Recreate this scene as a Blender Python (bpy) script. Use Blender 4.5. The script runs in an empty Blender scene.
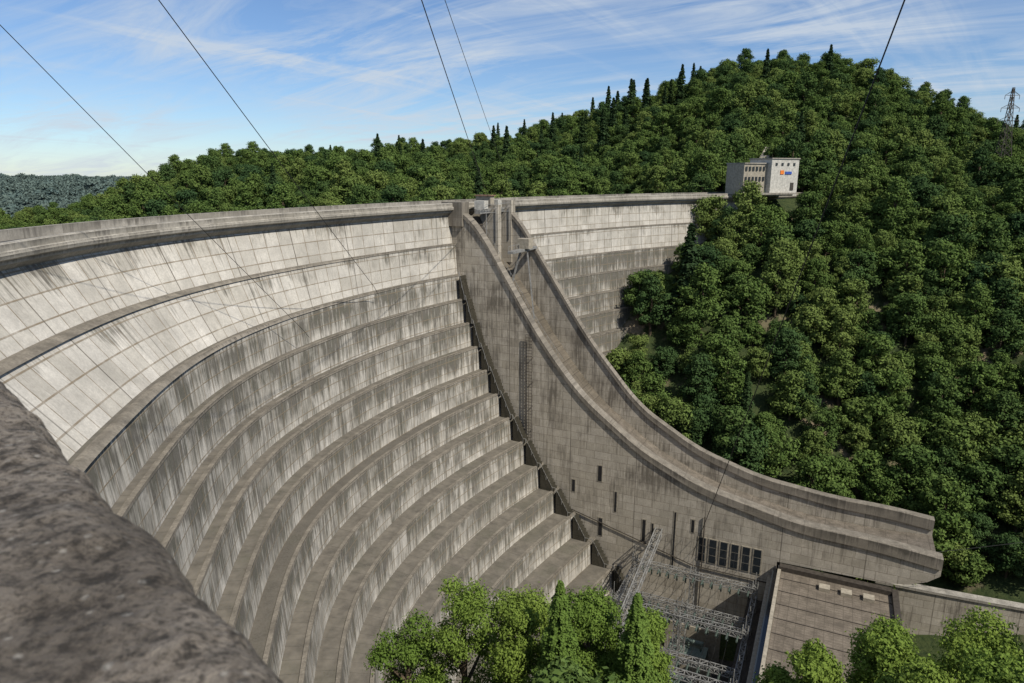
import bpy, math, random
import numpy as np
from mathutils import Vector, noise
R=math.radians
random.seed(3); rng=np.random.default_rng(7)
scn=bpy.context.scene
col=scn.collection

# ------------------------------------------------------------ helpers
def link(o,parent=None):
    col.objects.link(o)
    if parent: o.parent=parent
    return o
def empty(name,parent=None):
    o=bpy.data.objects.new(name,None); o.empty_display_size=1
    return link(o,parent)
def mesh(name,v,f,mat=None,parent=None,smooth=False,uvs=None):
    me=bpy.data.meshes.new(name); me.from_pydata([tuple(map(float,p)) for p in v],[],[tuple(map(int,q)) for q in f]); 
    if uvs:
        for nm,arr in uvs.items():
            l=me.uv_layers.new(name=nm); l.data.foreach_set('uv',np.array(arr,dtype=np.float32).ravel())
    if mat: me.materials.append(mat)
    if smooth: me.polygons.foreach_set('use_smooth',[True]*len(me.polygons))
    me.update()
    return link(bpy.data.objects.new(name,me),parent)
def box(name,c,size,ang=0,mat=None,parent=None,taper=1.0):
    sx,sy,sz=[a/2 for a in size]; v=[];ca,sa=math.cos(ang),math.sin(ang)
    for z in(-sz,sz):
        k=taper if z>0 else 1
        for x,y in((-sx,-sy),(sx,-sy),(sx,sy),(-sx,sy)):
            x*=k;y*=k
            v.append((c[0]+x*ca-y*sa,c[1]+x*sa+y*ca,c[2]+z))
    f=[(0,3,2,1),(4,5,6,7),(0,1,5,4),(1,2,6,5),(2,3,7,6),(3,0,4,7)]
    uv=[]
    for q in f:
        for k,i in enumerate(q):
            dx,dy=v[i][0]-c[0],v[i][1]-c[1]; lx=dx*ca+dy*sa; ly=-dx*sa+dy*ca
            if q in((0,3,2,1),(4,5,6,7)): uv.append((lx,ly))
            elif q in((0,1,5,4),(2,3,7,6)): uv.append((lx,v[i][2]))
            else: uv.append((ly,v[i][2]))
    return mesh(name,v,f,mat,parent,uvs={'UVMap':uv,'drip':[(a,.5) for a,b in uv]})
def tubes(name,segs,r,mat,parent=None,n=4):
    v=[];f=[]
    for s in segs:
        a,b=Vector(s[0]),Vector(s[1]); rr=s[2] if len(s)>2 else r
        d=(b-a).normalized(); up=Vector((0,0,1)) if abs(d.z)<.9 else Vector((1,0,0))
        x=d.cross(up).normalized(); y=d.cross(x); k=len(v)
        for p in(a,b):
            for i in range(n):
                t=2*math.pi*(i+.5)/n
                v.append(p+x*math.cos(t)*rr+y*math.sin(t)*rr)
        for i in range(n):
            j=(i+1)%n; f.append((k+i,k+j,k+n+j,k+n+i))
        f.append(tuple(k+i for i in range(n))); f.append(tuple(k+n+i for i in range(n-1,-1,-1)))
    return mesh(name,v,f,mat,parent)
def loft(name,secs,us,vs,mat,parent=None,caps=False):
    secs=np.array(secs,dtype=float); n,m,_=secs.shape
    v=secs.reshape(-1,3); f=[];uv=[];dr=[]
    for i in range(n-1):
        for j in range(m-1):
            f.append((i*m+j,(i+1)*m+j,(i+1)*m+j+1,i*m+j+1))
            for (a,b) in((i,j),(i+1,j),(i+1,j+1),(i,j+1)):
                uv.append((us[a],vs[b] if not callable(vs) else vs(a,b)))
            z0,z1=secs[i,j,2],secs[i,j+1,2]
            top,bot=(0,1) if z0>=z1 else (1,0)
            if abs(z0-z1)<.3: top=bot=.5
            for (a,b) in((i,j),(i+1,j),(i+1,j+1),(i,j+1)):
                dr.append((us[a],top if b==j else bot))
    if caps:
        for i in(0,n-1):
            q=[i*m+j for j in range(m)]; f.append(tuple(q))
            for k in q: uv.append((v[k][0],v[k][2])); dr.append((v[k][0],.5))
    return mesh(name,v,f,mat,parent,uvs={'UVMap':uv,'drip':dr})

# ------------------------------------------------------------ materials
class NT:
    def __init__(s,name):
        s.m=bpy.data.materials.new(name); s.m.use_nodes=True; s.t=s.m.node_tree; s.t.nodes.clear()
        s.out=s.n('ShaderNodeOutputMaterial')
    def n(s,typ,**k):
        nd=s.t.nodes.new(typ)
        for a,b in k.items(): setattr(nd,a,b)
        return nd
    def l(s,a,b): s.t.links.new(a,b)
    def set(s,sock,val):
        if isinstance(val,bpy.types.NodeSocket): s.l(val,sock)
        else:
            if isinstance(val,(tuple,list)) and len(val)==3 and sock.type=='RGBA': val=(*val,1)
            sock.default_value=val
    def noise(s,vec,scale,detail=4,rough=.55,dist=0):
        nd=s.n('ShaderNodeTexNoise'); s.l(vec,nd.inputs['Vector'])
        nd.inputs['Scale'].default_value=scale; nd.inputs['Detail'].default_value=detail
        nd.inputs['Roughness'].default_value=rough; nd.inputs['Distortion'].default_value=dist
        return nd.outputs['Fac']
    def map(s,vec,scale=(1,1,1),rot=(0,0,0),loc=(0,0,0)):
        nd=s.n('ShaderNodeMapping'); s.l(vec,nd.inputs['Vector']); nd.inputs['Scale'].default_value=scale
        nd.inputs['Rotation'].default_value=rot; nd.inputs['Location'].default_value=loc; return nd.outputs[0]
    def mr(s,x,a,b,c=0,d=1):
        nd=s.n('ShaderNodeMapRange'); s.set(nd.inputs[0],x)
        for i,q in zip((1,2,3,4),(a,b,c,d)): nd.inputs[i].default_value=q
        return nd.outputs[0]
    def math(s,op,a,b=0.0):
        nd=s.n('ShaderNodeMath',operation=op); s.set(nd.inputs[0],a); s.set(nd.inputs[1],b); return nd.outputs[0]
    def mix(s,f,a,b,mode='MIX'):
        nd=s.n('ShaderNodeMix',data_type='RGBA',blend_type=mode); s.set(nd.inputs[0],f); s.set(nd.inputs[6],a); s.set(nd.inputs[7],b); return nd.outputs[2]
    def bsdf(s,colr,rough=.9,bump=None,bs=.3,bd=.05,metal=0,spec=.3):
        b=s.n('ShaderNodeBsdfPrincipled'); s.set(b.inputs['Base Color'],colr); s.set(b.inputs['Roughness'],rough)
        b.inputs['Metallic'].default_value=metal; b.inputs['Specular IOR Level'].default_value=spec
        if bump is not None:
            bp=s.n('ShaderNodeBump'); bp.inputs['Strength'].default_value=bs; bp.inputs['Distance'].default_value=bd
            s.l(bump,bp.inputs['Height']); s.l(bp.outputs[0],b.inputs['Normal'])
        s.l(b.outputs[0],s.out.inputs[0]); return s.m
def simple(name,c,rough=.7,metal=0,var=.25,scale=1.5):
    t=NT(name); g=t.n('ShaderNodeNewGeometry').outputs['Position']
    nz=t.noise(g,scale,4)
    a=tuple(x*(1-var) for x in c); b=tuple(min(1,x*(1+var)) for x in c)
    return t.bsdf(t.mix(t.mr(nz,.3,.7),a,b),rough,None,.2,.03,metal)
def concrete(name,base,dark,tread,joint,bw,bh,stain=(0.5,.62),mort=.07,deep=None,jamt=.7,off=0.0,farstain=False,big_joint=None,moss=None):
    t=NT(name)
    geo=t.n('ShaderNodeNewGeometry'); pos=geo.outputs['Position']
    uv=t.n('ShaderNodeUVMap',uv_map='UVMap').outputs[0]; dr=t.n('ShaderNodeUVMap',uv_map='drip').outputs[0]
    sx=t.n('ShaderNodeSeparateXYZ'); t.l(uv,sx.inputs[0]); sd=t.n('ShaderNodeSeparateXYZ'); t.l(dr,sd.inputs[0])
    nz=t.n('ShaderNodeSeparateXYZ'); t.l(geo.outputs['True Normal'],nz.inputs[0])
    up=t.mr(t.math('ABSOLUTE',nz.outputs[2]),.7,.85)
    br=t.n('ShaderNodeTexBrick'); br.offset=off; t.l(uv,br.inputs['Vector'])
    for k,q in(('Scale',1),('Mortar Size',mort),('Mortar Smooth',.3),('Bias',0),('Brick Width',bw),('Row Height',bh)): br.inputs[k].default_value=q
    br.inputs['Color1'].default_value=(1,1,1,1); br.inputs['Color2'].default_value=(.74,.73,.70,1); br.inputs['Mortar'].default_value=(.9,.9,.9,1)
    med=t.noise(pos,.5,5,.7); fine=t.noise(pos,4,3,.7); mid=t.noise(pos,.13,4,.65)
    c=t.mix(t.mr(mid,.6,.3),base,tuple(x*.72 for x in base))
    c=t.mix(t.mr(med,.35,.75,0,.6),c,tuple(x*.5 for x in base))
    c=t.mix(.8,c,br.outputs['Color'],'MULTIPLY')
    st=t.noise(t.map(uv,(1.7,.10,1)),1.0,6,.72,.25)
    st2=t.noise(t.map(uv,(.20,.09,1)),1.0,4,.65,.3)
    drip=t.math('MULTIPLY',t.math('SUBTRACT',.5,sd.outputs[1]),t.mr(mid,.35,.65,-.02,.22))
    sv=t.math('ADD',t.math('ADD',t.math('MULTIPLY',st,.46),t.math('MULTIPLY',st2,.30)),drip)
    sv=t.math('ADD',sv,t.math('MULTIPLY',mid,.24))
    if deep:
        sv=t.math('ADD',sv,t.mr(sx.outputs[1],deep[0],deep[1],-.068,.045))
        sv=t.math('ADD',sv,t.mr(sx.outputs[1],-78,-98,0,-.03))
    if farstain:
        fs=t.math('MULTIPLY',t.mr(sx.outputs[0],225,245),t.mr(sx.outputs[1],-19,-23))
        sv=t.math('ADD',sv,t.math('MULTIPLY',fs,.05))
    sf=t.mr(sv,stain[0],stain[1],0,.90)
    dk=dark
    if moss: dk=t.mix(t.mr(med,.4,.6),dark,moss)
    c=t.mix(sf,c,dk)
    wh=t.noise(t.map(uv,(1.9,.12,1),loc=(7,3,0)),1.0,5,.7)
    c=t.mix(t.mr(wh,.58,.70,0,.5),c,tuple(min(.8,x*1.05) for x in base))
    jm=t.math('MULTIPLY',br.outputs['Fac'],t.mr(med,.25,.6,.35*jamt,jamt))
    c=t.mix(jm,c,joint)
    if big_joint:
        b3=t.n('ShaderNodeTexBrick'); b3.offset=0; t.l(uv,b3.inputs['Vector'])
        for k,q in(('Scale',1),('Mortar Size',.16),('Mortar Smooth',.6),('Bias',0),('Brick Width',big_joint),('Row Height',1000)): b3.inputs[k].default_value=q
        c=t.mix(t.math('MULTIPLY',b3.outputs['Fac'],t.mr(st2,.3,.6,.3,.8)),c,dark)
    tr=t.mix(t.mr(med,.35,.65),tread,tuple(x*.5 for x in tread))
    if moss: tr=t.mix(t.mr(mid,.5,.65,0,.5),tr,tuple(x*1.3 for x in moss))
    tr=t.mix(t.mr(fine,.5,.75,0,.5),tr,tuple(x*.5 for x in tread))
    tj=t.mix(t.math('MULTIPLY',br.outputs['Fac'],.5),tr,tuple(x*.4 for x in tread))
    c=t.mix(up,c,tj)
    c=t.mix(t.mr(fine,.3,.8,0,.4),c,tuple(x*.35 for x in base))
    h=t.math('SUBTRACT',t.math('MULTIPLY',fine,.6),br.outputs['Fac'])
    return t.bsdf(c,.92,h,.4,.07,spec=.15)

M={}
M['dam']=concrete('dam_concrete',(.66,.62,.55),(.070,.062,.050),(.165,.145,.115),(.20,.155,.10),3.2,2.45,(.46,.578),.09,(-23.0,-25.5),.95,0,True,14.4,(.062,.06,.04))
M['wall']=concrete('spillway_concrete',(.62,.56,.465),(.115,.10,.08),(.24,.205,.165),(.14,.115,.09),4.0,1.9,(.50,.64),.06,None,.85,.5,False,16)
M['cap']=concrete('crest_concrete',(.45,.415,.355),(.11,.10,.085),(.42,.39,.335),(.16,.14,.11),6.0,5,(.48,.62),.06,None,.8)
M['kerb']=concrete('ledge_concrete',(.36,.32,.265),(.08,.072,.06),(.26,.23,.185),(.12,.1,.08),6.0,5,(.45,.60),.06,None,.8)
M['floor']=concrete('chute_floor_concrete',(.21,.18,.14),(.06,.052,.04),(.21,.18,.145),(.06,.05,.04),4.0,3.5,(.45,.62),.12,None,.9)
M['shade']=concrete('shade_painted_concrete',(.09,.08,.06),(.03,.028,.02),(.06,.055,.04),(.03,.03,.02),4.0,3.5,(.45,.62),.09,None,.9)  # near-black colour paints the shadow where terraces meet the spillway wall
M['roof']=concrete('powerhouse_roof_tiles',(.3,.25,.19),(.1,.08,.06),(.22,.185,.145),(.06,.05,.04),1.6,.8,(.5,.7),.09,None,.9)
M['pale']=simple('pale_render',(.46,.44,.39),.85)
M['tan']=simple('tan_render',(.31,.275,.215),.85)
M['dark']=simple('dark_opening',(.02,.02,.022),.4)
M['steel']=simple('galvanised_steel',(.25,.245,.23),.5,.2,.3)
M['rust']=simple('weathered_steel',(.07,.06,.05),.6,.3,.3)
M['cable']=simple('cable_black',(.02,.02,.02),.5,.3)
M['porc']=simple('insulator_glass',(.10,.13,.11),.2)
M['green']=simple('transformer_paint',(.13,.17,.15),.5)
M['orange']=simple('orange_paint',(.75,.2,.03),.6)
M['blue']=simple('blue_paint',(.04,.09,.35),.6)
M['redroof']=simple('brown_roof',(.2,.12,.08),.8)
def glass():
    t=NT('window_glass'); b=t.n('ShaderNodeBsdfPrincipled'); b.inputs['Base Color'].default_value=(.02,.025,.03,1); b.inputs['Roughness'].default_value=.12
    t.l(b.outputs[0],t.out.inputs[0]); return t.m
M['glass']=glass()
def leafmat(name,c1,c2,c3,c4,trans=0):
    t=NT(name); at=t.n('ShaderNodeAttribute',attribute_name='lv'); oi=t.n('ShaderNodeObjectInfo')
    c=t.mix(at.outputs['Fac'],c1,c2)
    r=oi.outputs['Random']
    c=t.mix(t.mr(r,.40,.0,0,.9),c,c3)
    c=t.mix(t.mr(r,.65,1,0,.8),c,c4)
    if trans:
        b=t.n('ShaderNodeBsdfDiffuse'); t.l(c,b.inputs[0])
        tr=t.n('ShaderNodeBsdfTranslucent'); t.l(c,tr.inputs[0])
        mx=t.n('ShaderNodeMixShader'); mx.inputs[0].default_value=trans; t.l(b.outputs[0],mx.inputs[1]); t.l(tr.outputs[0],mx.inputs[2])
        t.l(mx.outputs[0],t.out.inputs[0])
    else:
        b=t.n('ShaderNodeBsdfDiffuse'); t.l(c,b.inputs[0]); t.l(b.outputs[0],t.out.inputs[0])
    return t.m
M['leaf']=leafmat('leaf_green',(.042,.075,.02),(.125,.18,.048),(.034,.066,.028),(.14,.18,.05))
M['leafhaze']=leafmat('leaf_haze_tinted',(.09,.125,.115),(.12,.155,.13),(.09,.13,.12),(.11,.15,.13))  # aerial haze is painted into this pale bluish leaf colour
M['leafn']=leafmat('leaf_bright',(.115,.18,.035),(.22,.31,.065),(.105,.17,.035),(.2,.27,.055),.3)
M['needle']=leafmat('needle_green',(.022,.042,.02),(.045,.075,.03),(.03,.05,.022),(.04,.065,.022))
M['needlen']=leafmat('needle_bright',(.08,.135,.03),(.15,.225,.05),(.09,.145,.03),(.11,.18,.04),.2)
M['bark']=simple('bark',(.10,.075,.05),.95,0,.4,6)
def groundmat():
    t=NT('forest_ground'); g=t.n('ShaderNodeNewGeometry'); p=g.outputs['Position']
    a=t.noise(p,.08,5,.65); b=t.noise(p,.9,5,.7)
    c=t.mix(t.mr(b,.35,.65),(.018,.032,.009),(.05,.065,.02))
    sz=t.n('ShaderNodeSeparateXYZ'); t.l(g.outputs['Normal'],sz.inputs[0])
    rock=t.math('MULTIPLY',t.mr(a,.54,.60),t.mr(sz.outputs[2],.88,.72))
    c=t.mix(rock,c,(.22,.17,.115))
    return t.bsdf(c,.95,b,.8,.4)
M['ground']=groundmat()
M['yard']=simple('yard_gravel',(.06,.056,.05),.95,0,.4,.8)
M['road']=simple('asphalt',(.06,.06,.06),.9)
def watermat():
    t=NT('lake_water'); p=t.n('ShaderNodeNewGeometry').outputs['Position']
    return t.bsdf((.02,.04,.04),.08,t.noise(p,.6,4),.3,.1,spec=.5)
M['water']=watermat()
def stonemat():
    t=NT('rough_stone'); p=t.n('ShaderNodeNewGeometry').outputs['Position']
    a=t.noise(p,5,7,.7); b=t.noise(p,22,7,.75); c3=t.noise(p,2,4,.5); d=t.noise(p,70,5,.7)
    c=t.mix(t.mr(a,.35,.65),(.10,.083,.066),(.25,.212,.17))
    c=t.mix(t.mr(b,.45,.62,0,.8),c,(.34,.295,.24))
    c=t.mix(t.mr(c3,.5,.62,0,.6),c,(.09,.074,.058))
    v=t.n('ShaderNodeTexVoronoi'); v.inputs['Scale'].default_value=26; t.l(p,v.inputs['Vector'])
    dd=t.math('ADD',v.outputs['Distance'],t.math('MULTIPLY',b,1.0))
    c=t.mix(t.mr(dd,.70,.56,0,.7),c,(.48,.45,.39))
    c=t.mix(t.mr(b,.48,.38,0,.85),c,(.035,.03,.024))
    c=t.mix(t.mr(d,.50,.62,0,.75),c,(.035,.03,.024))
    return t.bsdf(c,.95,t.math('ADD',b,t.math('MULTIPLY',d,.5)),1.0,.025)
M['stone']=stonemat()

# ------------------------------------------------------------ dam plan curve
K=np.array([(-21,-12),(-34,13),(-44.5,37),(-50.5,60),(-52.5,82),(-48.5,105),(-36,132),(-15,165),(8,194),(38,222),(72,244),(112,262)],float)
def catmull(K,n=12):
    P=[]; E=np.vstack([2*K[0]-K[1],K,2*K[-1]-K[-2]])
    for i in range(1,len(E)-2):
        p0,p1,p2,p3=E[i-1:i+3]
        for k in range(n):
            t=k/n; P.append(.5*((2*p1)+(-p0+p2)*t+(2*p0-5*p1+4*p2-p3)*t*t+(-p0+3*p1-3*p2+p3)*t**3))
    P.append(K[-1]); return np.array(P)
C=catmull(K)
for _ in range(40):
    C[1:-1]=.5*C[1:-1]+.25*(C[:-2]+C[2:])
seg=np.linalg.norm(np.diff(C,axis=0),axis=1); L=np.concatenate([[0],np.cumsum(seg)])
T=np.gradient(C,axis=0); T/=np.linalg.norm(T,axis=1)[:,None]
N=np.stack([T[:,1],-T[:,0]],1)
def sm(a,b,x): t=np.clip((x-a)/(b-a),0,1); return t*t*(3-2*t)
EX=10*sm(180,75,L)     # the base of the dam thickens towards the left abutment
def ef(z):
    return float(np.interp(-z,[9.9,16.0,16.6,22.9,23.7],[0,.36,.50,.88,1.0]))
def eo(i,o,z): return o+(EX[i]*ef(z) if o>=0 else 0)
def sweep(prof):
    return [[(C[i,0]+N[i,0]*eo(i,o,zz),C[i,1]+N[i,1]*eo(i,o,zz),zz) for o,zz in prof] for i in range(len(C))]
prof=[(0.0,-9.3),(0.45,-16.2),(1.3,-16.25),(1.7,-23.4),(2.9,-23.5)]
o,z=2.9,-23.5
SH=5.6
for tr_ in [1.7,1.9,2.1,2.5,2.8,3.1,3.5,3.8,4.1,4.5,5.0,5.5,5.9,5.9]:
    o+=.3; z-=SH; prof.append((o,z)); o+=tr_-.3; prof.append((o,z-.05))
prof.append((o,-112))
dam=empty('concrete_dam')
def multi(name,profile,mat,parent):
    n=len(C); f=[];uv=[];dr=[]
    S=np.array(sweep(profile)); m=S.shape[1]; v=S.reshape(-1,3)
    for j in range(m-1):
        (o0,z0),(o1,z1)=profile[j],profile[j+1]
        flat=abs(z0-z1)<.3 and abs(o0-o1)>.2
        a0,a1=(z0,z0-(o1-o0)*.01) if flat else (z0,z1)
        d0,d1=(.5,.5) if flat else ((0,1) if z0>z1 else (1,0))
        for i in range(n-1):
            f.append((i*m+j,(i+1)*m+j,(i+1)*m+j+1,i*m+j+1))
            uv+=[(L[i],a0),(L[i+1],a0),(L[i+1],a1),(L[i],a1)]
            dr+=[(L[i],d0),(L[i+1],d0),(L[i+1],d1),(L[i],d1)]
    for i in(0,n-1):
        f.append(tuple(i*m+j for j in range(m)))
        uv+=[(v[i*m+j][0],v[i*m+j][2]) for j in range(m)]; dr+=[(0,.5)]*m
    return mesh(name,v,f,mat,parent,uvs={'UVMap':uv,'drip':dr})
full=prof+[(-30,-112),(-8,-9.3),(-.01,-9.3)]
multi('downstream_terraces',full,M['dam'],dam)
multi('crest_cornice',[(-8.5,-9.25),(-8.5,-7.7),(0.55,-7.65),(0.55,-6.75),(.75,-6.6),(1.2,-6.6),(1.4,-6.75),(1.4,-7.4),(1.6,-7.5),(1.7,-7.8),(1.6,-8.2),(1.1,-8.4),(1.0,-8.8),(0.1,-9.5),(0.1,-9.25)],M['cap'],dam)
multi('upstream_parapet',[(-8.4,-7.7),(-8.4,-6.4),(-7.7,-6.4),(-7.7,-7.7)],M['cap'],dam)
multi('roadway',[(-7.6,-7.64),(.5,-7.6)],M['road'],dam)
for k,(a,b) in enumerate(prof):
    if 4<=k<len(prof)-1 and k%2==0 or k==2:
        a2=prof[k][0]
        multi('ledge_kerb_%d'%k,[(a2-.45,b-.1),(a2-.45,b+.2),(a2+.12,b+.2),(a2+.12,b-.22),(a2-.45,b-.22)],M['kerb'],dam)

# ------------------------------------------------------------ spillway
O=np.array([-15.,165.]); D=np.array([.902,-.431]); Nn=np.array([.431,.902]); ANG=math.atan2(-.431,.902)
def W(s,w,z): 
    q=O+D*s+Nn*w; return (q[0],q[1],z)
def pch(xs,pts):
    P=np.array(pts,float); y=np.interp(xs,P[:,0],P[:,1])
    k=np.ones(9)/9
    yp=np.pad(y,4,mode='edge'); ys=np.convolve(yp,k,'valid')
    ys[:4]=y[:4]; ys[-4:]=y[-4:]; return ys
S=np.linspace(0,109,110)
LT=pch(S,[(0,-7.6),(3.5,-8.2),(7,-11),(15,-23.5),(24,-37.6),(34,-49.6),(48.7,-60.6),(62.5,-66.8),(83,-71),(98,-71.3),(109,-72.3)])
RT=pch(S,[(0,-7.2),(8.5,-7.9),(17.8,-21.6),(30.3,-40.2),(44,-56),(59,-64.8),(73.5,-69.2),(90,-71),(100,-71),(109,-71.8)])
FL=pch(S,[(0,-15),(7,-21),(15,-31),(24,-44),(34,-55.5),(48.7,-66),(62.5,-72),(83,-76),(98,-76.3),(109,-75.4)])
sp=empty('spillway_chute')
def zbot(s,top):
    if s<79.5: return -106
    return float(np.interp(s,[79.5,100,104,107,109],[-80.6,-80.0,-79.2,-77.8,-76.0]))
def wallsweep(name,w0,w1,top,mat,rim=True):
    secs=[];
    ss=[];tt=[]
    for s,t in zip(S,top):
        ss.append(s);tt.append(t)
        if s==79 : ss+= [79.49,79.51]; tt+=[t,t]
    for s,t in zip(ss,tt):
        b=zbot(s,t); secs.append([W(s,w0,b),W(s,w0,t),W(s,w1,t),W(s,w1,b),W(s,w0,b)])
    o=loft(name,secs,ss,lambda a,b:secs[a][b][2] if b not in(2,) else secs[a][b][2]+.01,mat,sp,caps=True)
    if rim:
        secs=[]
        for s,t in zip(S,top):
            h=float(np.interp(s,[0,30,60,109],[.9,1.0,1.5,2.3])); 
            secs.append([W(s,w0-.35,t-h),W(s,w0-.35,t+.05),W(s,w0-.2,t+.2),W(s,w1+.1,t+.2),W(s,w1+.1,t-.5),W(s,w0-.35,t-h)])
        loft(name+'_rim',secs,S,lambda a,b:secs[a][b][2],M['kerb'],sp,caps=True)
    return o
wallsweep('left_wall',0,2.0,LT,M['wall'])
wallsweep('right_wall',16.0,17.3,RT,M['wall'])
secs=[]
for s,f in zip(S,FL):
    b=zbot(s,f)+.05 if s>=79.5 else -106
    secs.append([W(s,1.95,b),W(s,1.95,f),W(s,16.05,f),W(s,16.05,b),W(s,1.95,b)])
lens=np.concatenate([[0],np.cumsum(np.hypot(np.diff(S),np.diff(FL)))])
loft('chute_floor',secs,lens,lambda a,b:[0,0,14,14,0][b],M['floor'],sp,caps=True)
def sbox(name,s0,s1,w0,w1,z0,z1,mat,parent): 
    c=W((s0+s1)/2,(w0+w1)/2,(z0+z1)/2); return box(name,c,(abs(s1-s0),abs(w1-w0),abs(z1-z0)),ANG,mat,parent)
sbox('middle_pier',-1,9,8.2,9.8,-24,-7.3,M['wall'],sp)
sbox('left_pier_head',-1.5,4,-0.8,2.6,-12,-6.4,M['kerb'],sp)
sbox('right_pier_head',-1.5,9,15.6,17.9,-22,-6.4,M['wall'],sp)
for i,(a,b) in enumerate(((2.6,8.2),(9.8,15.6))):
    gs=[]
    for k in range(9):
        t=k/8; gs.append([W(6.2-2.5*t*t,a,-18+8*t),W(6.2-2.5*t*t,b,-18+8*t)])
    loft('radial_gate_%d'%i,gs,[k for k in range(9)],[0,5],M['rust'],sp)
    sbox('hoist_beam_%d'%i,5.5,7,a,b,-9.2,-8.2,M['steel'],sp)
    sbox('service_bridge_%d'%i,0.5,2.2,a,b,-8.6,-7.9,M['cap'],sp)
    sbox('hoist_motor_%d'%i,4.5,7.2,(a+b)/2-1,(a+b)/2+1,-8.2,-6.2,M['pale'],sp)
sbox('hoist_cabin',3,7,8.0,10,-7.25,-5.2,M['tan'],sp)
sbox('hoist_cabin_roof',2.7,7.3,7.7,10.3,-5.2,-4.95,M['redroof'],sp)
sbox('lower_bridge',14.5,16,2.0,16,-18.2,-17.6,M['steel'],sp)
sbox('lower_bridge_hut',14,17,8.5,11,-17.6,-15.2,M['tan'],sp)
sg=[]
for w in(2.9,8,10,15.4): sg.append((W(8.5,w,-16),W(8.5,w,-8)))
for z in(-8,-9,-7): sg.append((W(8.5,2.6,z),W(8.5,15.6,z),.06))
for w in np.arange(2.4,16,1.5): sg.append((W(14.6,w,-17.6),W(14.6,w,-16.5),.05))
sg.append((W(14.6,2.4,-16.5),W(14.6,15.9,-16.5),.06))
for w in(8.9,): sg+=[(W(14.8,w,-17.8),W(11,w,-31),.35),(W(16,w+1,-17.8),W(18,w+1,-35),.25)]
for k in range(0,26):
    s=8+k*.8; zt=float(np.interp(s,S,LT))
    sg.append((W(s,2.15,zt+.3),W(s,2.15,zt+1.3),.04))
    s2=8+(k+1)*.8; z2=float(np.interp(s2,S,LT)); sg.append((W(s,2.15,zt+1.3),W(s2,2.15,z2+1.3),.04))
# stair flights and railings stepping down beside the wall; steps painted dark as shade
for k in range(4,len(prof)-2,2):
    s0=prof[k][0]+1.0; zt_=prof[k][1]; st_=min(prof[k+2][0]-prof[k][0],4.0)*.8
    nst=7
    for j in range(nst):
        sbox('stair_%d_%d'%(k,j),s0+.1,s0+.4+(j+1)*st_/nst,-2.6,-.35,zt_-SH*(j+1)/nst,zt_-SH*j/nst-.02,M['shade'],sp)
    e=prof[k+2][0]+1.0
    sg+=[(W(s0,-2.6,zt_+1.1),W(s0+st_,-2.6,zt_-SH+1.1),.06),(W(s0+st_,-2.6,zt_-SH+1.1),W(e,-2.6,zt_-SH+1.1),.06),
         (W(s0,-2.6,zt_),W(s0,-2.6,zt_+1.1),.06),(W(s0+st_,-2.6,zt_-SH),W(s0+st_,-2.6,zt_-SH+1.1),.06),(W(s0+st_/2,-2.6,zt_-SH/2),W(s0+st_/2,-2.6,zt_-SH/2+1.1),.06)]
tubes('handrails',sg,.1,M['steel'],sp)
lg=[]
for ds in(0,1.6,.8): lg.append((W(20.5+ds,-.6,-36.5),W(20.5+ds,-.6,-62),.09))
for z in np.arange(-62,-36,.75): lg.append((W(20.5,-.6,z),W(22.1,-.6,z),.06)); 
for z in np.arange(-60,-36,6): lg.append((W(20.5,-.6,z),W(20.5,.2,z),.1)); lg.append((W(22.1,-.6,z),W(22.1,.2,z),.1))
tubes('wall_ladder',lg,.06,M['rust'],sp)
for i,(s,z0,z1,wd) in enumerate(((39.5,-70,-66.2,.9),(43.5,-77,-72,.5),(50.5,-83,-77.5,.7),(52.5,-84,-78,.4),(57.5,-88,-74,.35),(40,-84,-79.5,.9),(33,-74,-71,.7),(61.5,-78,-75,.6))):
    sbox('slit_frame_%d'%i,s-wd/2-.2,s+wd/2+.2,-.06,.3,z0-.2,z1+.25,M['tan'],sp)
    sbox('slit_opening_%d'%i,s-wd/2,s+wd/2,-.09,.3,z0,z1,M['dark'],sp)
tubes('wall_pipes',[(W(30,-.25,-78),W(62,-.25,-86.),.12),(W(62,-.25,-86),W(78,-.25,-86),.12),(W(64,-.3,-73.5),W(64,-.3,-104),.15)],.1,M['rust'],sp)
for i in range(6):
    s=63.8+i*2.35; 
    sbox('bay_frame_%d'%i,s-.98,s+.98,-.12,.3,-84.6,-78.6,M['tan'],sp)
    for j in range(3):
        sbox('bay_glass_%d_%d'%(i,j),s-.72,s+.72,-.16,.3,-84.4+j*1.93,-82.65+j*1.93,M['glass'],sp)

# ------------------------------------------------------------ powerhouse
ph=empty('powerhouse')
sbox('walls',79.6,101.5,-58,-0.6,-106,-82.2,M['tan'],ph)
sbox('roof',80.6,101.2,-57.6,-0.9,-82.2,-81.5,M['roof'],ph)
sbox('roof_kerb_west',79.9,80.55,-58.3,-.3,-83.0,-81.1,M['tan'],ph)
sbox('glazing_west',78.9,79.85,-58,-.5,-84.4,-82.0,M['glass'],ph)
sbox('gutter_west',78.0,78.85,-58.3,-.3,-84.6,-84.0,M['tan'],ph)
sbox('roof_kerb_east',101.2,102.3,-58.3,-.3,-83.0,-80.7,M['rust'],ph)
sbox('roof_kerb_north',80.2,101.1,-1.9,-.35,-83.0,-80.5,M['rust'],ph)
for k in range(1,12):
    sbox('roof_joint_%d'%k,80.7,101.1,-k*4.8-.06,-k*4.8+.06,-81.6,-81.38,M['rust'],ph)
for k in range(3): sbox('roof_hatch_%d'%k,88+k*4,90+k*4,-6,-4.2,-81.5,-80.8,M['tan'],ph)
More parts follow.
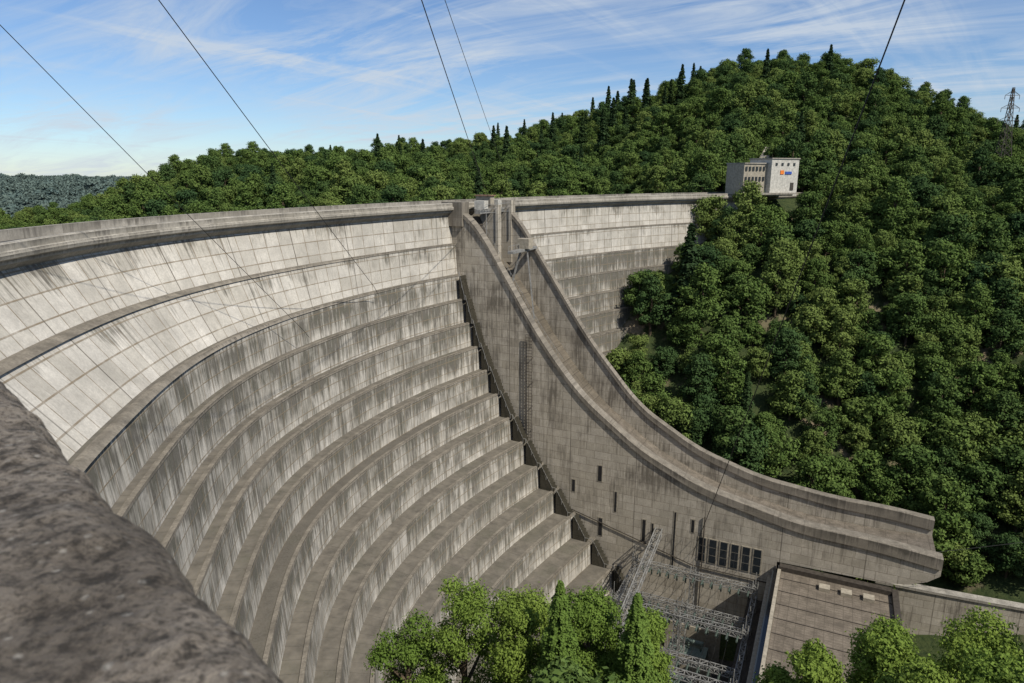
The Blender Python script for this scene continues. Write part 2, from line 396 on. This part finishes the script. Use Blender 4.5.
for k in range(12):
    w=-4-k*4.4
    sbox('window_frame_%d'%k,79.3,79.7,w-1.5,w+1.5,-98,-86.5,M['pale'],ph)
    sbox('window_%d'%k,79.2,79.7,w-1.2,w+1.2,-97.6,-87,M['glass'],ph)
sbox('annex',74.8,79.2,-54,-.5,-106,-91,M['tan'],ph)
sbox('annex_roof',74.5,79.15,-54.3,-.4,-91,-90.6,M['rust'],ph)

# ------------------------------------------------------------ switchyard
def lattice(segs,a,b,w=1.0,step=1.2,r=.06):
    a,b=Vector(a),Vector(b); d=(b-a); Ln=d.length; d.normalize()
    up=Vector((0,0,1)) if abs(d.z)<.9 else Vector((.9,-.43,0)); x=d.cross(up).normalized(); y=d.cross(x).normalized()
    cs=[x*w/2*i+y*w/2*j for i,j in((-1,-1),(1,-1),(1,1),(-1,1))]
    for c in cs: segs.append((a+c,b+c,r*1.5))
    n=max(1,int(Ln/step))
    for k in range(n):
        p,q=a+d*Ln*k/n,a+d*Ln*(k+1)/n
        for i in range(4):
            c0,c1=cs[i],cs[(i+1)%4]
            segs.append((p+c0,q+c1) if k%2 else (p+c1,q+c0)); segs.append((p+c0,p+c1))
gy=empty('switchyard_gantry'); G=[]
rows=[-5,-13,-21,-29,-37,-46]
for i,w in enumerate(rows):
    zt_=-85.5 if i%2==0 else -88.5
    lattice(G,W(50,w,zt_),W(76,w,zt_),1.2,1.3,.07)
    for s in(50,63,76): lattice(G,W(s,w,-105),W(s,w,zt_+1.8),1.0,1.4)
    for s in(50,63,76): G.append((W(s,w,zt_+1.5),W(s,w,zt_+4.2),.07))
for s in(50,76): lattice(G,W(s,-5,-86.8),W(s,-46,-87.6),.9,1.3,.055)
lattice(G,W(54,0,-79.5),W(54,-40,-86),1.5,1.6,.085)
tubes('lattice_frames',G,.06,M['steel'],gy)
I=[]
for i,w in enumerate(rows):
    zt_=-85.5 if i%2==0 else -88.5
    for s in np.arange(52,76,1.9):
        for k in range(5): I.append((W(s,w+.3,zt_-.8-k*.36),W(s,w+.3,zt_-1.0-k*.36),.2))
        for k in range(5): I.append((W(s,w-.9-k*.36,zt_-.2),W(s,w-1.1-k*.36,zt_-.2),.2))
tubes('insulators',I,.2,M['porc'],gy,6)
I=[]
for s in np.arange(52,76,1.9):
    for w0,w1 in zip(rows[:-1],rows[1:]):
        pts=[W(s,w0+(w1-w0)*t,-87.3-1.2*4*t*(1-t)) for t in np.linspace(0,1,7)]
        I+=list(zip(pts[:-1],pts[1:]))
    I.append((W(s,-5,-86),W(s,-.1,-80)))
tubes('busbars',I,.04,M['cable'],gy)
I=[];J=[]
for w in(-9,-17,-25,-33,-41):
    for s in np.arange(38,58,2.4):
        I.append((W(s,w,-104.6),W(s,w,-101.5),.12)); I.append((W(s-.6,w,-101.5),W(s+.6,w,-101.5),.1))
        for q in range(5): J.append((W(s,w,-101.4+q*.4),W(s,w,-101.2+q*.4),.28))
tubes('disconnector_stands',I,.1,M['steel'],gy); tubes('disconnector_insulators',J,.2,M['porc'],gy,6)
for k,w in enumerate((-11,-23,-34)):
    tr=empty('power_transformer')
    sbox('tank',60,68,w-2,w+2,-104.2,-99.5,M['green'],tr)
    sbox('plinth',59,69,w-3,w+3,-105,-104.2,M['tan'],tr)
    for j in range(8): sbox('radiator_%d'%j,59.8+j,60.1+j,w-3.1,w-2.05,-104,-100,M['green'],tr)
    sg=[]
    for j in range(3):
        for q in range(7): sg.append((W(61.5+j*2.6,w,-99.5+q*.3),W(61.5+j*2.6,w,-99.35+q*.3),.25 if q%2 else .15))
    tubes('bushings',sg,.2,M['porc'],tr,6)
    sb=tubes('conservator',[(W(61,w+1.2,-98.4),W(67,w+1.2,-98.4),.5)],.5,M['green'],tr,10)
    for j in range(2): sbox('firewall_%d'%j,58,70,w-5+j*10-.15,w-5+j*10+.15,-105,-97.5,M['tan'],tr)
yd=[W(30,-75,-104.6),W(150,-75,-104.6),W(150,17,-104.6),W(30,17,-104.6)]
mesh('yard_ground',yd,[(0,1,2,3)],M['yard'])
rw=empty('retaining_wall')
def rwall(name,s0,s1,w0,w1,z0,z1,th,mat):
    ss=np.linspace(s0,s1,20); secs=[]
    for s in ss:
        w=w0+(w1-w0)*((s-s0)/(s1-s0))**1.3
        secs.append([W(s,w,z0),W(s,w,z1),W(s,w+th,z1),W(s,w+th,z0)])
    loft(name,secs,ss,lambda a,b:secs[a][b][2],mat,rw,caps=True)
rwall('wall',100,190,19,28,-108,-91,1.6,M['wall'])
rwall('coping',100,190,18.7,27.7,-91,-90.4,2.2,M['cap'])

# ------------------------------------------------------------ terrain
CP=[(0,0,-1.9),(-8,-3,-2),(10,-5,-2),(20,-12,-2),(0,-60,5),(60,-60,2),(-60,-60,0),(0,6,-7.5),(-6,5,-7.5),(7,5,-7.5),
(-12,14,-19),(-30,0,-8),(-39,10,-14),(15,12,-17),(30,12,-20),(0,30,-34),(-25,32,-46),(28,27,-33),(0,48,-52),(-30,50,-74),(-45,40,-52),(25,42,-47),
(45,30,-38),(55,55,-68),(-20,62,-84),(-40,70,-86),(0,70,-80),(28,66,-76),(0,92,-103),(40,88,-106),(-30,95,-106),(-20,130,-108),(20,140,-107),(10,110,-107),(60,110,-107),
(80,85,-107),(80,55,-82),(120,85,-108),(110,30,-60),(90,5,-22),(60,10,-22),(150,0,-35),(200,55,-110),(300,10,-112),(180,-40,0),(300,-100,10),
(47.6,157,-80),(66,150,-90),(84.5,145,-96),(113,137,-92),(25.6,187.6,-60),(45,176,-66),(64.8,193,-50),(79.9,224.7,-28),(94,254,-9),(100.8,176,-66),(118,212,-38),(139.5,257,-14),
(140,146,-84),(158.7,181.5,-52),(190.8,133,-85),(216.6,187,-42),(110,155,-82),
(155,420,53),(120,350,28),(170,330,17),(220,400,34),(287,400,10),(350,380,-6),(100,430,40),(55,450,24),(-8,500,15),(-80,500,6),(-166,450,0),(-205,430,-9),(-240,420,-30),(-250,350,-38),
(-150,330,-14),(-60,330,-9),(0,380,-6),(-100,400,-6),(60,320,-4),(100,290,0),(130,280,-3),(84,262,-9),(20,260,-28),(-40,220,-30),(-80,150,-55),(-100,60,-55),(-110,0,-25),(-150,200,-48),(-200,280,-44),(-120,260,-30),
(-330,330,-44),(-250,200,-50),(200,300,-6),(213,296,-7),(250,250,-16),(300,200,-40),(250,330,2),(400,300,-10),(155,600,25),(0,700,5),(-300,700,-30),(400,600,0),(-310,420,-42),(-450,600,-42),(-600,700,-32),(600,0,-20),(700,500,10),(-500,0,-20),(0,-400,30),(500,-300,20)]
CP=np.array(CP,float)
def kern(r2): return np.where(r2>1e-9,.5*r2*np.log(np.maximum(r2,1e-9)),0)
X=CP[:,:2]/100; n=len(X)
A=np.zeros((n+3,n+3)); A[:n,:n]=kern(((X[:,None]-X[None])**2).sum(2))+np.eye(n)*1e-4
A[:n,n]=1;A[:n,n+1:]=X;A[n,:n]=1;A[n+1:,:n]=X.T
sol=np.linalg.solve(A,np.concatenate([CP[:,2],[0,0,0]]))
def terr(P):
    P=np.asarray(P,float); out=np.empty(len(P))
    for i in range(0,len(P),20000):
        Q=P[i:i+20000]; q=Q/100
        z=kern(((q[:,None]-X[None])**2).sum(2))@sol[:n]+sol[n]+q@sol[n+1:]
        r=np.hypot(Q[:,0],Q[:,1]-150)
        far=-28+5*np.sin(Q[:,0]/170+1)*np.cos(Q[:,1]/420)+21*np.exp(-(((Q[:,0]+1150)/420)**2+((Q[:,1]-1250)/300)**2))
        f=sm(480,800,r); z=np.clip(z,-115,75)*(1-f)+far*f
        r0=np.hypot(Q[:,0],Q[:,1])
        nz=np.array([noise.noise((a/30,b/30,0)) *4.5+noise.noise((a/9,b/9,3))*.9 for a,b in Q])*np.clip((r0-60)/80,0,1)
        out[i:i+20000]=z+nz
    return out
def axis(c,r,fine,lim,g=1.12):
    a=list(np.arange(c-r,c+r+.1,fine)); s=fine
    while a[-1]<lim: s*=g; a.append(a[-1]+s)
    s=fine
    while a[0]>-lim: s*=g; a.insert(0,a[0]-s)
    return np.array(a)
ax=axis(40,210,4.2,6000); ay=axis(200,230,4.2,7000)
GX,GY=np.meshgrid(ax,ay); P=np.stack([GX.ravel(),GY.ravel()],1); Z=terr(P)
nx,ny=len(ax),len(ay); idx=np.arange(nx*ny).reshape(ny,nx)
F=np.stack([idx[:-1,:-1],idx[:-1,1:],idx[1:,1:],idx[1:,:-1]],-1).reshape(-1,4)
mesh('ground',np.column_stack([P,Z]),F,M['ground'],smooth=True)
sec=[[(C[i,0]+N[i,0]*o,C[i,1]+N[i,1]*o,-14.5) for o in(-6,-70)] for i in range(len(C))]
loft('reservoir_water',sec,L,[0,70],M['water'])

# ------------------------------------------------------------ trees
def tree(name,seed,H,Rc,nl,ls,kind='broad',mat=None,parent=None,loc=(0,0,0),rand=.42):
    r=np.random.default_rng(seed)
    if kind=='broad':
        nb=38; lob=[]
        for k in range(nb):
            t=k/nb; a=k*2.4+r.uniform(-.6,.6); hz=.20+.74*t+r.uniform(-.04,.04)
            rad=Rc*math.sin(math.pi*min(.95,(.22+.74*t)))**.7*r.uniform(.3,.92)
            lob.append((math.cos(a)*rad,math.sin(a)*rad,H*hz,Rc*r.uniform(.15,.38)))
        lob.append((r.uniform(-.2,.2)*Rc,0,H*.88,Rc*.33)); lob=np.array(lob)
        w=lob[:,3]**2; ii=r.choice(len(lob),nl,p=w/w.sum())
        dv=r.normal(size=(nl,3)); dv[:,2]=dv[:,2]*.8+.25; dv/=np.linalg.norm(dv,axis=1)[:,None]
        rr=r.uniform(.25,1.0,nl)**.35*(1+.16*r.normal(size=nl))
        sub=1+.22*np.sin(dv[:,0]*7+ii)*np.cos(dv[:,1]*6+ii*2)+.12*np.sin(dv[:,2]*11+ii*3)
        Pn=lob[ii,:3]+dv*(lob[ii,3]*rr*sub)[:,None]*np.array([1,1,.78])
        nrm=dv*1.0+r.normal(size=(nl,3))*rand; nrm[:,2]+=.2
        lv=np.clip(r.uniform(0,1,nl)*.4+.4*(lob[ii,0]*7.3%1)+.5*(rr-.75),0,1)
    else:
        h=r.uniform(0,1,nl)**1.25
        tier=(np.floor(h*17)+r.uniform(0,1,nl)**2*.9)/17; tier=np.clip(tier,0,1)
        maxr=Rc*(1-h)**.85*(.8+.2*np.sin(np.floor(h*17)*2.3))+.15
        a=r.uniform(0,2*np.pi,nl); nbk=9; a=(np.round(a/(2*np.pi)*nbk+h*31)+r.normal(size=nl)*.2)/nbk*2*np.pi
        q=r.uniform(.05,1,nl)**.6; rad=maxr*q*(1+.15*np.sin(a*5+tier*40))
        Pn=np.stack([np.cos(a)*rad,np.sin(a)*rad,H*(.12+.88*h)-rad*.22+ (tier-h)*H*.3],1)
        nrm=np.stack([np.cos(a)*.5,np.sin(a)*.5,np.ones(nl)],1)+r.normal(size=(nl,3))*.45
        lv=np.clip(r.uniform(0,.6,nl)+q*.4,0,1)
    nrm/=np.linalg.norm(nrm,axis=1)[:,None]
    tv=np.cross(nrm,r.normal(size=(nl,3))); tv/=np.linalg.norm(tv,axis=1)[:,None]; bv=np.cross(nrm,tv)
    s=ls*r.uniform(.6,1.3,nl)[:,None]
    V=np.stack([Pn-tv*s,Pn-bv*s*.6,Pn+tv*s,Pn+bv*s*.6],1).reshape(-1,3)
    tv_=[];tf=[]
    def limb(a,b,r0,r1,k=6):
        a,b=Vector(a),Vector(b); d=(b-a).normalized(); x=d.cross(Vector((.3,.9,.1))).normalized(); y=d.cross(x); o=len(tv_)
        for p,q in((a,r0),(b,r1)):
            for i in range(k):
                t=2*math.pi*i/k; tv_.append(tuple(p+x*math.cos(t)*q+y*math.sin(t)*q))
        for i in range(k): tf.append((o+i,o+(i+1)%k,o+k+(i+1)%k,o+k+i))
    limb((0,0,-2),(0,0,H*.35),H*.025,H*.019); limb((0,0,H*.35),(H*.01,0,H*.85),H*.019,H*.004)
    if kind=='broad':
        for k in range(0,len(lob)-1,3):
            b=lob[k]; z0=max(H*.2,b[2]-Rc*.6); limb((0,0,z0),(b[0],b[1],b[2]),H*.009,H*.003,5)
    nv=len(V); me=bpy.data.meshes.new(name)
    allv=np.vstack([V,np.array(tv_)]); nt=len(tf)
    me.vertices.add(len(allv)); me.vertices.foreach_set('co',allv.astype(np.float32).ravel())
    nf=nl+nt; me.loops.add(nf*4); me.polygons.add(nf)
    li=np.concatenate([np.arange(nl*4),(np.array(tf)+nv).ravel()]).astype(np.int32)
    me.loops.foreach_set('vertex_index',li); me.polygons.foreach_set('loop_start',np.arange(0,nf*4,4,dtype=np.int32)); me.polygons.foreach_set('loop_total',np.full(nf,4,dtype=np.int32))
    me.materials.append(mat); me.materials.append(M['bark'])
    me.update(calc_edges=True); me.polygons.foreach_set('material_index',np.concatenate([np.zeros(nl,dtype=np.int32),np.ones(nt,dtype=np.int32)]))
    at=me.attributes.new('lv','FLOAT','FACE'); at.data.foreach_set('value',np.concatenate([lv,np.zeros(nt)]).astype(np.float32))
    me.update(); ob=bpy.data.objects.new(name,me); ob.location=loc
    return link(ob,parent)

def scatter(x0,x1,y0,y1,sp,keep):
    xs=np.arange(x0,x1,sp); ys=np.arange(y0,y1,sp*.9); gx,gy=np.meshgrid(xs,ys)
    gx=gx+ (np.arange(len(ys))%2)[:,None]*sp/2
    p=np.stack([gx.ravel(),gy.ravel()],1)+rng.uniform(-sp*.5,sp*.5,(gx.size,2))
    return p[keep(p)]
def az(p): return np.degrees(np.arctan2(p[:,0],p[:,1]))
p1=scatter(-300,400,60,400,7.4,lambda p:(abs(az(p))<44)&(np.hypot(p[:,0],p[:,1])<380))
p1b=scatter(-420,480,260,520,8.2,lambda p:(abs(az(p))<42)&(np.hypot(p[:,0],p[:,1])>=380))
p2=scatter(-1500,-200,450,1500,14,lambda p:(az(p)<-24)&(az(p)>-42)&(np.hypot(p[:,0],p[:,1])>=580))
pn=scatter(-20,130,8,100,5.5,lambda p:(az(p)<60)&(p[:,0]>-20))
PTS=np.vstack([p1,p1b,p2,pn]); SC=np.concatenate([np.full(len(p1),1.17),np.full(len(p1b),1.02),np.full(len(p2),1.2),np.full(len(pn),.72)])
farm=np.concatenate([np.zeros(len(p1)+len(p1b),bool),np.ones(len(p2),bool),np.zeros(len(pn),bool)])
near=np.concatenate([np.zeros(len(p1)+len(p1b)+len(p2),bool),np.ones(len(pn),bool)])
TZ=terr(PTS)
d2=((PTS[:,None,:]-C[None,::3,:])**2).sum(2); k=d2.argmin(1)*3
off=((PTS-C[k])*N[k]).sum(1); along=(k>0)&(k<len(C)-1)
dz=np.where((off>-12)&(off<0),-7,np.where(off>=0,np.interp(off,[p[0] for p in prof],[p[1] for p in prof]),-200))
dz=np.where(off>58,-112,dz)
ok=~(along&(dz>TZ-1.0)&(off>-12))
rel=PTS-O; s_=rel@D; w_=rel@Nn
ok&=~((s_>-12)&(s_<112)&(w_>-3)&(w_<24.5))
ok&=~((s_>25)&(s_<200)&(w_>-75)&(w_<24+(s_-100).clip(0)*.12)&(s_>25)&(TZ<-80)&~((w_>21.5)&(s_<100)))
ok&=~((TZ<-14)&(off<-2)&(off>-69)&along)
ok&=~((abs(PTS[:,0]-90)<15)&(PTS[:,1]>240)&(PTS[:,1]<262))
ok&=~(np.hypot(PTS[:,0]-206,PTS[:,1]-297)<8)
ok&=~(near&(PTS[:,0]<2))
ok&=~(near&(PTS[:,1]<26))
ok&=~(near&(az(PTS)<33)&(az(PTS)>8))
ok&=~((~near)&(PTS[:,1]<135)&(PTS[:,0]<95))
gap=np.array([noise.noise((a/17,b/17,5)) for a,b in PTS]); ok&=~((gap>.50)&~near)
PTS,TZ,SC,near,farm=PTS[ok],TZ[ok],SC[ok],near[ok],farm[ok]
cl_=np.array([noise.noise((a/40,b/40,11)) for a,b in PTS])
SC=SC*(rng.uniform(.62,1.3,len(SC))+.25*cl_)
q=rng.uniform(0,1,len(PTS))
con=((q<.004)|((PTS[:,1]>360)&(PTS[:,0]>25)&(PTS[:,0]<110)&(q<.13))|((PTS[:,1]>380)&(PTS[:,0]<=25)&(q<.03)))&~near&~farm
SC=np.where(con,np.maximum(SC,.9)*1.1,SC)
forest=empty('forest')
vars_=[('broad',13,5.0),('broad',11,5.6),('broad',15,4.9),('broad',9.5,4.4),('broad',12.5,5.4),('broad',7.5,4.0)]
grp=rng.integers(0,6,len(PTS)); grp=np.where(con,6+rng.integers(0,2,len(PTS)),grp); grp=np.where(farm,8,grp)
for g in range(9):
    sel=np.where(grp==g)[0]; 
    if len(sel)==0: continue
    v=[];f=[]
    for i in sel:
        a=rng.uniform(0,6.283); s=SC[i]/2; b=len(v)
        for m_ in range(4):
            t=a+m_*math.pi/2+math.pi/4
            v.append((PTS[i,0]+math.cos(t)*s*1.41421,PTS[i,1]+math.sin(t)*s*1.41421,TZ[i]-.6))
        f.append((b,b+1,b+2,b+3))
    ins=mesh('tree_stand_%d'%g,v,f,None,forest)
    ins.instance_type='FACES'; ins.use_instance_faces_scale=True; ins.instance_faces_scale=1
    ins.show_instancer_for_render=False; ins.show_instancer_for_viewport=False
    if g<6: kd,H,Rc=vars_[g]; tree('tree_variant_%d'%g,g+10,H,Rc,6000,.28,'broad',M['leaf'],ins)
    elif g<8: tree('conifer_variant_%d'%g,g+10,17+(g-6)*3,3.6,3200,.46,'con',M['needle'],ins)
    else: tree('distant_tree_variant',77,11,6.2,1000,.9,'broad',M['leafhaze'],ins)
def zt(x,y): return float(terr(np.array([[x,y]]))[0])
for i,(nm,x,y,top,Rc,kd) in enumerate([('deciduous_tree',-4.2,50,-31.2,5.0,'b'),('deciduous_tree',-8.8,49,-34.5,4.4,'b'),('deciduous_tree',.8,48,-31.0,4.4,'b'),('conifer_tree',9.6,46,-31.0,3.7,'c'),
   ('conifer_tree',3.6,45,-29.3,3.6,'c'),('deciduous_tree',6.2,49,-32,4.4,'b'),('deciduous_tree',25,39,-27.8,4.0,'b'),('deciduous_tree',31,39,-27.8,4.2,'b'),('deciduous_tree',19,37,-28.3,3.2,'b'),('deciduous_tree',35.5,37,-25.5,3.8,'b'),('deciduous_tree',23,33,-26.5,3.0,'b'),('deciduous_tree',28,33,-25.5,3.2,'b'),('deciduous_tree',10.8,49,-34.5,3.4,'b')]):
    zg=zt(x,y); H=max(8,top-zg)
    if kd=='b': tree(nm,40+i,H/1.04,Rc,42000,.115,'broad',M['leafn'],None,(x,y,zg),.6)
    else: tree(nm,40+i,H,Rc,36000,.12,'con',M['needlen'],None,(x,y,zg))

# ------------------------------------------------------------ control building at far end of crest
cb=empty('control_building'); cx,cy=87.5,247; ba=R(22)
def cbx(nm,dx,dy,z,sz,mat): 
    ca,sa=math.cos(ba),math.sin(ba); box(nm,(cx+dx*ca-dy*sa,cy+dx*sa+dy*ca,z),sz,ba,mat,cb)
cbx('main_block',5.5,0,-1.2,(12,11,12.4),M['pale']); cbx('side_wing',-5.5,1,-1.9,(10,9,10.6),M['tan'])
cbx('roof',5.5,0,5.2,(12.5,11.5,.4),M['cap']); cbx('wing_roof',-5.5,1,3.6,(10.2,9.6,.4),M['cap'])
for r_ in range(2):
    for k in range(6): cbx('window_%d_%d'%(r_,k),-9.6+k*1.5,-3.6,1.8-r_*3.4,(.75,.3,1.4),M['glass'])
for k in range(4): cbx('window_m_%d'%k,1.5+k*2.6,-5.55,3.3,(.8,.3,.9),M['glass'])
cbx('door',9,-5.55,-4.2,(1.4,.3,2.6),M['rust'])
cbx('sign_orange',4.2,-5.6,.6,(1.5,.25,1.3),M['orange']); cbx('sign_text_bar',7,-5.6,.4,(2.8,.25,.9),M['blue'])
cbx('balcony',-1,-5.5,-6.6,(22,3,.6),M['cap'])
rp=empty('hillside_ramp'); 
secs=[]
for t in np.linspace(0,1,8):
    x=cx+1+t*12; y=cy+12+t*22; zz=1.5+t*9
    secs.append([(x,y,zz-9),(x,y,zz),(x+3,y-1.5,zz),(x+3,y-1.5,zz-9)])
loft('ramp_wall',secs,list(np.linspace(0,30,8)),lambda a,b:secs[a][b][2],M['tan'],rp,caps=True)

# ------------------------------------------------------------ pylon
py=empty('electricity_pylon'); bx,by=206,297; bz=-2.5; G=[]; HT=37
def pw(h): return np.interp(h,[0,22,37],[3.0,1.1,.3])
lev=list(np.linspace(0,HT,13))
for a,b in zip(lev[:-1],lev[1:]):
    wa,wb=pw(a),pw(b); ca=[(-wa,-wa),(wa,-wa),(wa,wa),(-wa,wa)]; c2=[(-wb,-wb),(wb,-wb),(wb,wb),(-wb,wb)]
    for i in range(4):
        j=(i+1)%4; pa=(bx+ca[i][0],by+ca[i][1],bz+a); pb=(bx+c2[i][0],by+c2[i][1],bz+b); pc=(bx+c2[j][0],by+c2[j][1],bz+b); pd=(bx+ca[j][0],by+ca[j][1],bz+a)
        G+= [(pa,pb,.13),(pa,pc,.07),(pd,pb,.07),(pb,pc,.07)]
for h,w in((24,4.5),(29,3.8),(34,3.0)):
    for sd in(-1,1):
        tip=(bx+sd*w,by,bz+h)
        for dy in(-1,1): G+= [((bx,by+dy*pw(h),bz+h),tip,.09),((bx,by+dy*pw(h),bz+h+1.8),tip,.07)]
        G.append((tip,(tip[0],tip[1],tip[2]-1.6),.1))
tubes('lattice_tower',G,.1,M['rust'],py)

# ------------------------------------------------------------ overhead cables
def cable(a,b,r,back=.9,sag=1.5):
    a,b=np.array(a,float),np.array(b,float); st=a-(b-a)*back*.6
    pts=[]
    for t in np.linspace(0,1,40):
        p=st+(b-st)*t; pts.append((p[0],p[1],p[2]-sag*4*t*(1-t)+sag*.9))
    pts[-1]=tuple(b)
    tubes('overhead_cable',list(zip(pts[:-1],pts[1:])),r,M['cable'],None,6)
cable((-45,65,12.7),(-34.5,113,-27),.04,1.2,.3)
cable((-31,65,15),(-27,136,-23.5),.045,1.0,.5)
cable((-8,65,15),(-5.3,168,-7),.05,.5,.4)
cable((-5.9,65.4,14.8),(.7,171,-6.5),.03,.5,.4)
cable((28.8,54.5,12.4),(38.5,131,-80),.06,.4,.6)
cable((76,125,-77),(160,128,-66),.05,0,1.0)

# ------------------------------------------------------------ foreground stone parapet
nl_,nc_=620,80; v=[];f=[]
dirv=Vector((-.716,.698,0)); nrm=Vector((.698,.716,0))
base=Vector((-.65,1.07,0))+nrm*.05
hw=.27
for i in range(nl_):
    t=-1.8+6.0*i/(nl_-1)
    for j in range(nc_):
        a=math.pi*2*j/nc_; ca,sa=math.cos(a),math.sin(a)
        px=math.copysign(abs(ca)**.42,ca)*hw; pz=math.copysign(abs(sa)**(.62),sa)*.24
        q=base+dirv*t+nrm*(px-hw+.01); q.z=-.83+pz
        w_n=noise.fractal(Vector((q.x*2.2,q.y*2.2,q.z*2.2)),1,2,4)*.022+noise.fractal(Vector((q.x*13,q.y*13,q.z*13)),1,2,6)*.011
        q=q+nrm*(w_n*ca)+Vector((0,0,w_n*sa)); v.append(tuple(q))
for i in range(nl_-1):
    for j in range(nc_): f.append((i*nc_+j,(i+1)*nc_+j,(i+1)*nc_+(j+1)%nc_,i*nc_+(j+1)%nc_))
sp_=empty('stone_parapet')
mesh('coping',v,f,M['stone'],sp_,smooth=True)
c=base+dirv*1.2-nrm*hw
box('wall',(c.x,c.y,-1.9),(6,.44,1.7),math.atan2(dirv.y,dirv.x),M['stone'],sp_)

# ------------------------------------------------------------ sky, sun, camera
sund=Vector((.71*math.cos(R(48)),-.70*math.cos(R(48)),math.sin(R(48)))).normalized()
w=bpy.data.worlds.new('World'); scn.world=w; w.use_nodes=True; nt=w.node_tree; nt.nodes.clear()
def wn(t,**k):
    x=nt.nodes.new(t)
    for a,b in k.items(): setattr(x,a,b)
    return x
sky=wn('ShaderNodeTexSky',sky_type='NISHITA'); sky.sun_disc=False; sky.sun_elevation=R(48); sky.sun_rotation=math.atan2(.71,-.70); sky.air_density=1.0; sky.dust_density=.3; sky.ozone_density=3.5; sky.altitude=600
tc=wn('ShaderNodeTexCoord'); sx=wn('ShaderNodeSeparateXYZ'); nt.links.new(tc.outputs['Generated'],sx.inputs[0])
def wm(op,a,b):
    x=wn('ShaderNodeMath',operation=op)
    for i,q in enumerate((a,b)):
        if isinstance(q,bpy.types.NodeSocket): nt.links.new(q,x.inputs[i])
        else: x.inputs[i].default_value=q
    return x.outputs[0]
zz=wm('ADD',wm('MAXIMUM',sx.outputs[2],0.0),.12)
cx_=wm('DIVIDE',sx.outputs[0],zz); cy_=wm('DIVIDE',sx.outputs[1],zz)
cb_=wn('ShaderNodeCombineXYZ'); nt.links.new(cx_,cb_.inputs[0]); nt.links.new(cy_,cb_.inputs[1])
def wnoise(scale,rot,sc,det=8,ro=.62,dist=.6,loc=(0,0,0)):
    m0=wn('ShaderNodeMapping'); nt.links.new(cb_.outputs[0],m0.inputs[0]); m0.inputs['Rotation'].default_value=(0,0,R(rot))
    m=wn('ShaderNodeMapping'); nt.links.new(m0.outputs[0],m.inputs[0]); m.inputs['Scale'].default_value=sc; m.inputs['Location'].default_value=loc
    x=wn('ShaderNodeTexNoise'); nt.links.new(m.outputs[0],x.inputs['Vector']); x.inputs['Scale'].default_value=scale; x.inputs['Detail'].default_value=det; x.inputs['Roughness'].default_value=ro; x.inputs['Distortion'].default_value=dist
    return x.outputs['Fac']
def wr(x,a,b,c=0,d=1):
    m=wn('ShaderNodeMapRange'); nt.links.new(x,m.inputs[0])
    for i,q in zip((1,2,3,4),(a,b,c,d)): m.inputs[i].default_value=q
    return m.outputs[0]
n1=wnoise(1.5,35,(.4,1.4,1),8,.68,.9); n2=wnoise(.5,0,(1,1,1),3,.5,.2,(3.4,1,0)); n3=wnoise(1.7,-50,(.16,1.5,1),7,.62,.5,(5,2,0))
cl=wm('MULTIPLY',wr(n1,.42,.68),wr(n2,.34,.58)); cl=wm('ADD',cl,wm('MULTIPLY',wr(n3,.54,.73,0,.65),wr(n2,.37,.58)))
cl=wm('MINIMUM',cl,.8)
mx=wn('ShaderNodeMix',data_type='RGBA'); nt.links.new(cl,mx.inputs[0])
hs=wn('ShaderNodeMix',data_type='RGBA',blend_type='MULTIPLY'); hs.inputs[0].default_value=1; nt.links.new(sky.outputs[0],hs.inputs[6]); hs.inputs[7].default_value=(.82,.91,1.04,1)
nt.links.new(hs.outputs[2],mx.inputs[6]); mx.inputs[7].default_value=(5.4,6.0,6.7,1)
bg=wn('ShaderNodeBackground'); bg.inputs[1].default_value=.112; nt.links.new(mx.outputs[2],bg.inputs[0])
ow=wn('ShaderNodeOutputWorld'); nt.links.new(bg.outputs[0],ow.inputs[0])
ld=bpy.data.lights.new('sun','SUN'); ld.energy=5.0; ld.angle=R(.5); ld.color=(1,.94,.83)
so=link(bpy.data.objects.new('sun',ld)); so.rotation_euler=sund.to_track_quat('Z','Y').to_euler()
cd=bpy.data.cameras.new('camera'); cd.lens=24; cd.sensor_width=36; cd.clip_end=20000; cd.clip_start=.05
cd.dof.use_dof=True; cd.dof.focus_distance=130; cd.dof.aperture_fstop=5.6
co=link(bpy.data.objects.new('camera',cd)); co.location=(0,0,0); co.rotation_euler=(R(90-13.78),0,0)
scn.camera=co
scn.view_settings.view_transform='Standard'; scn.view_settings.look='None'; scn.view_settings.exposure=0
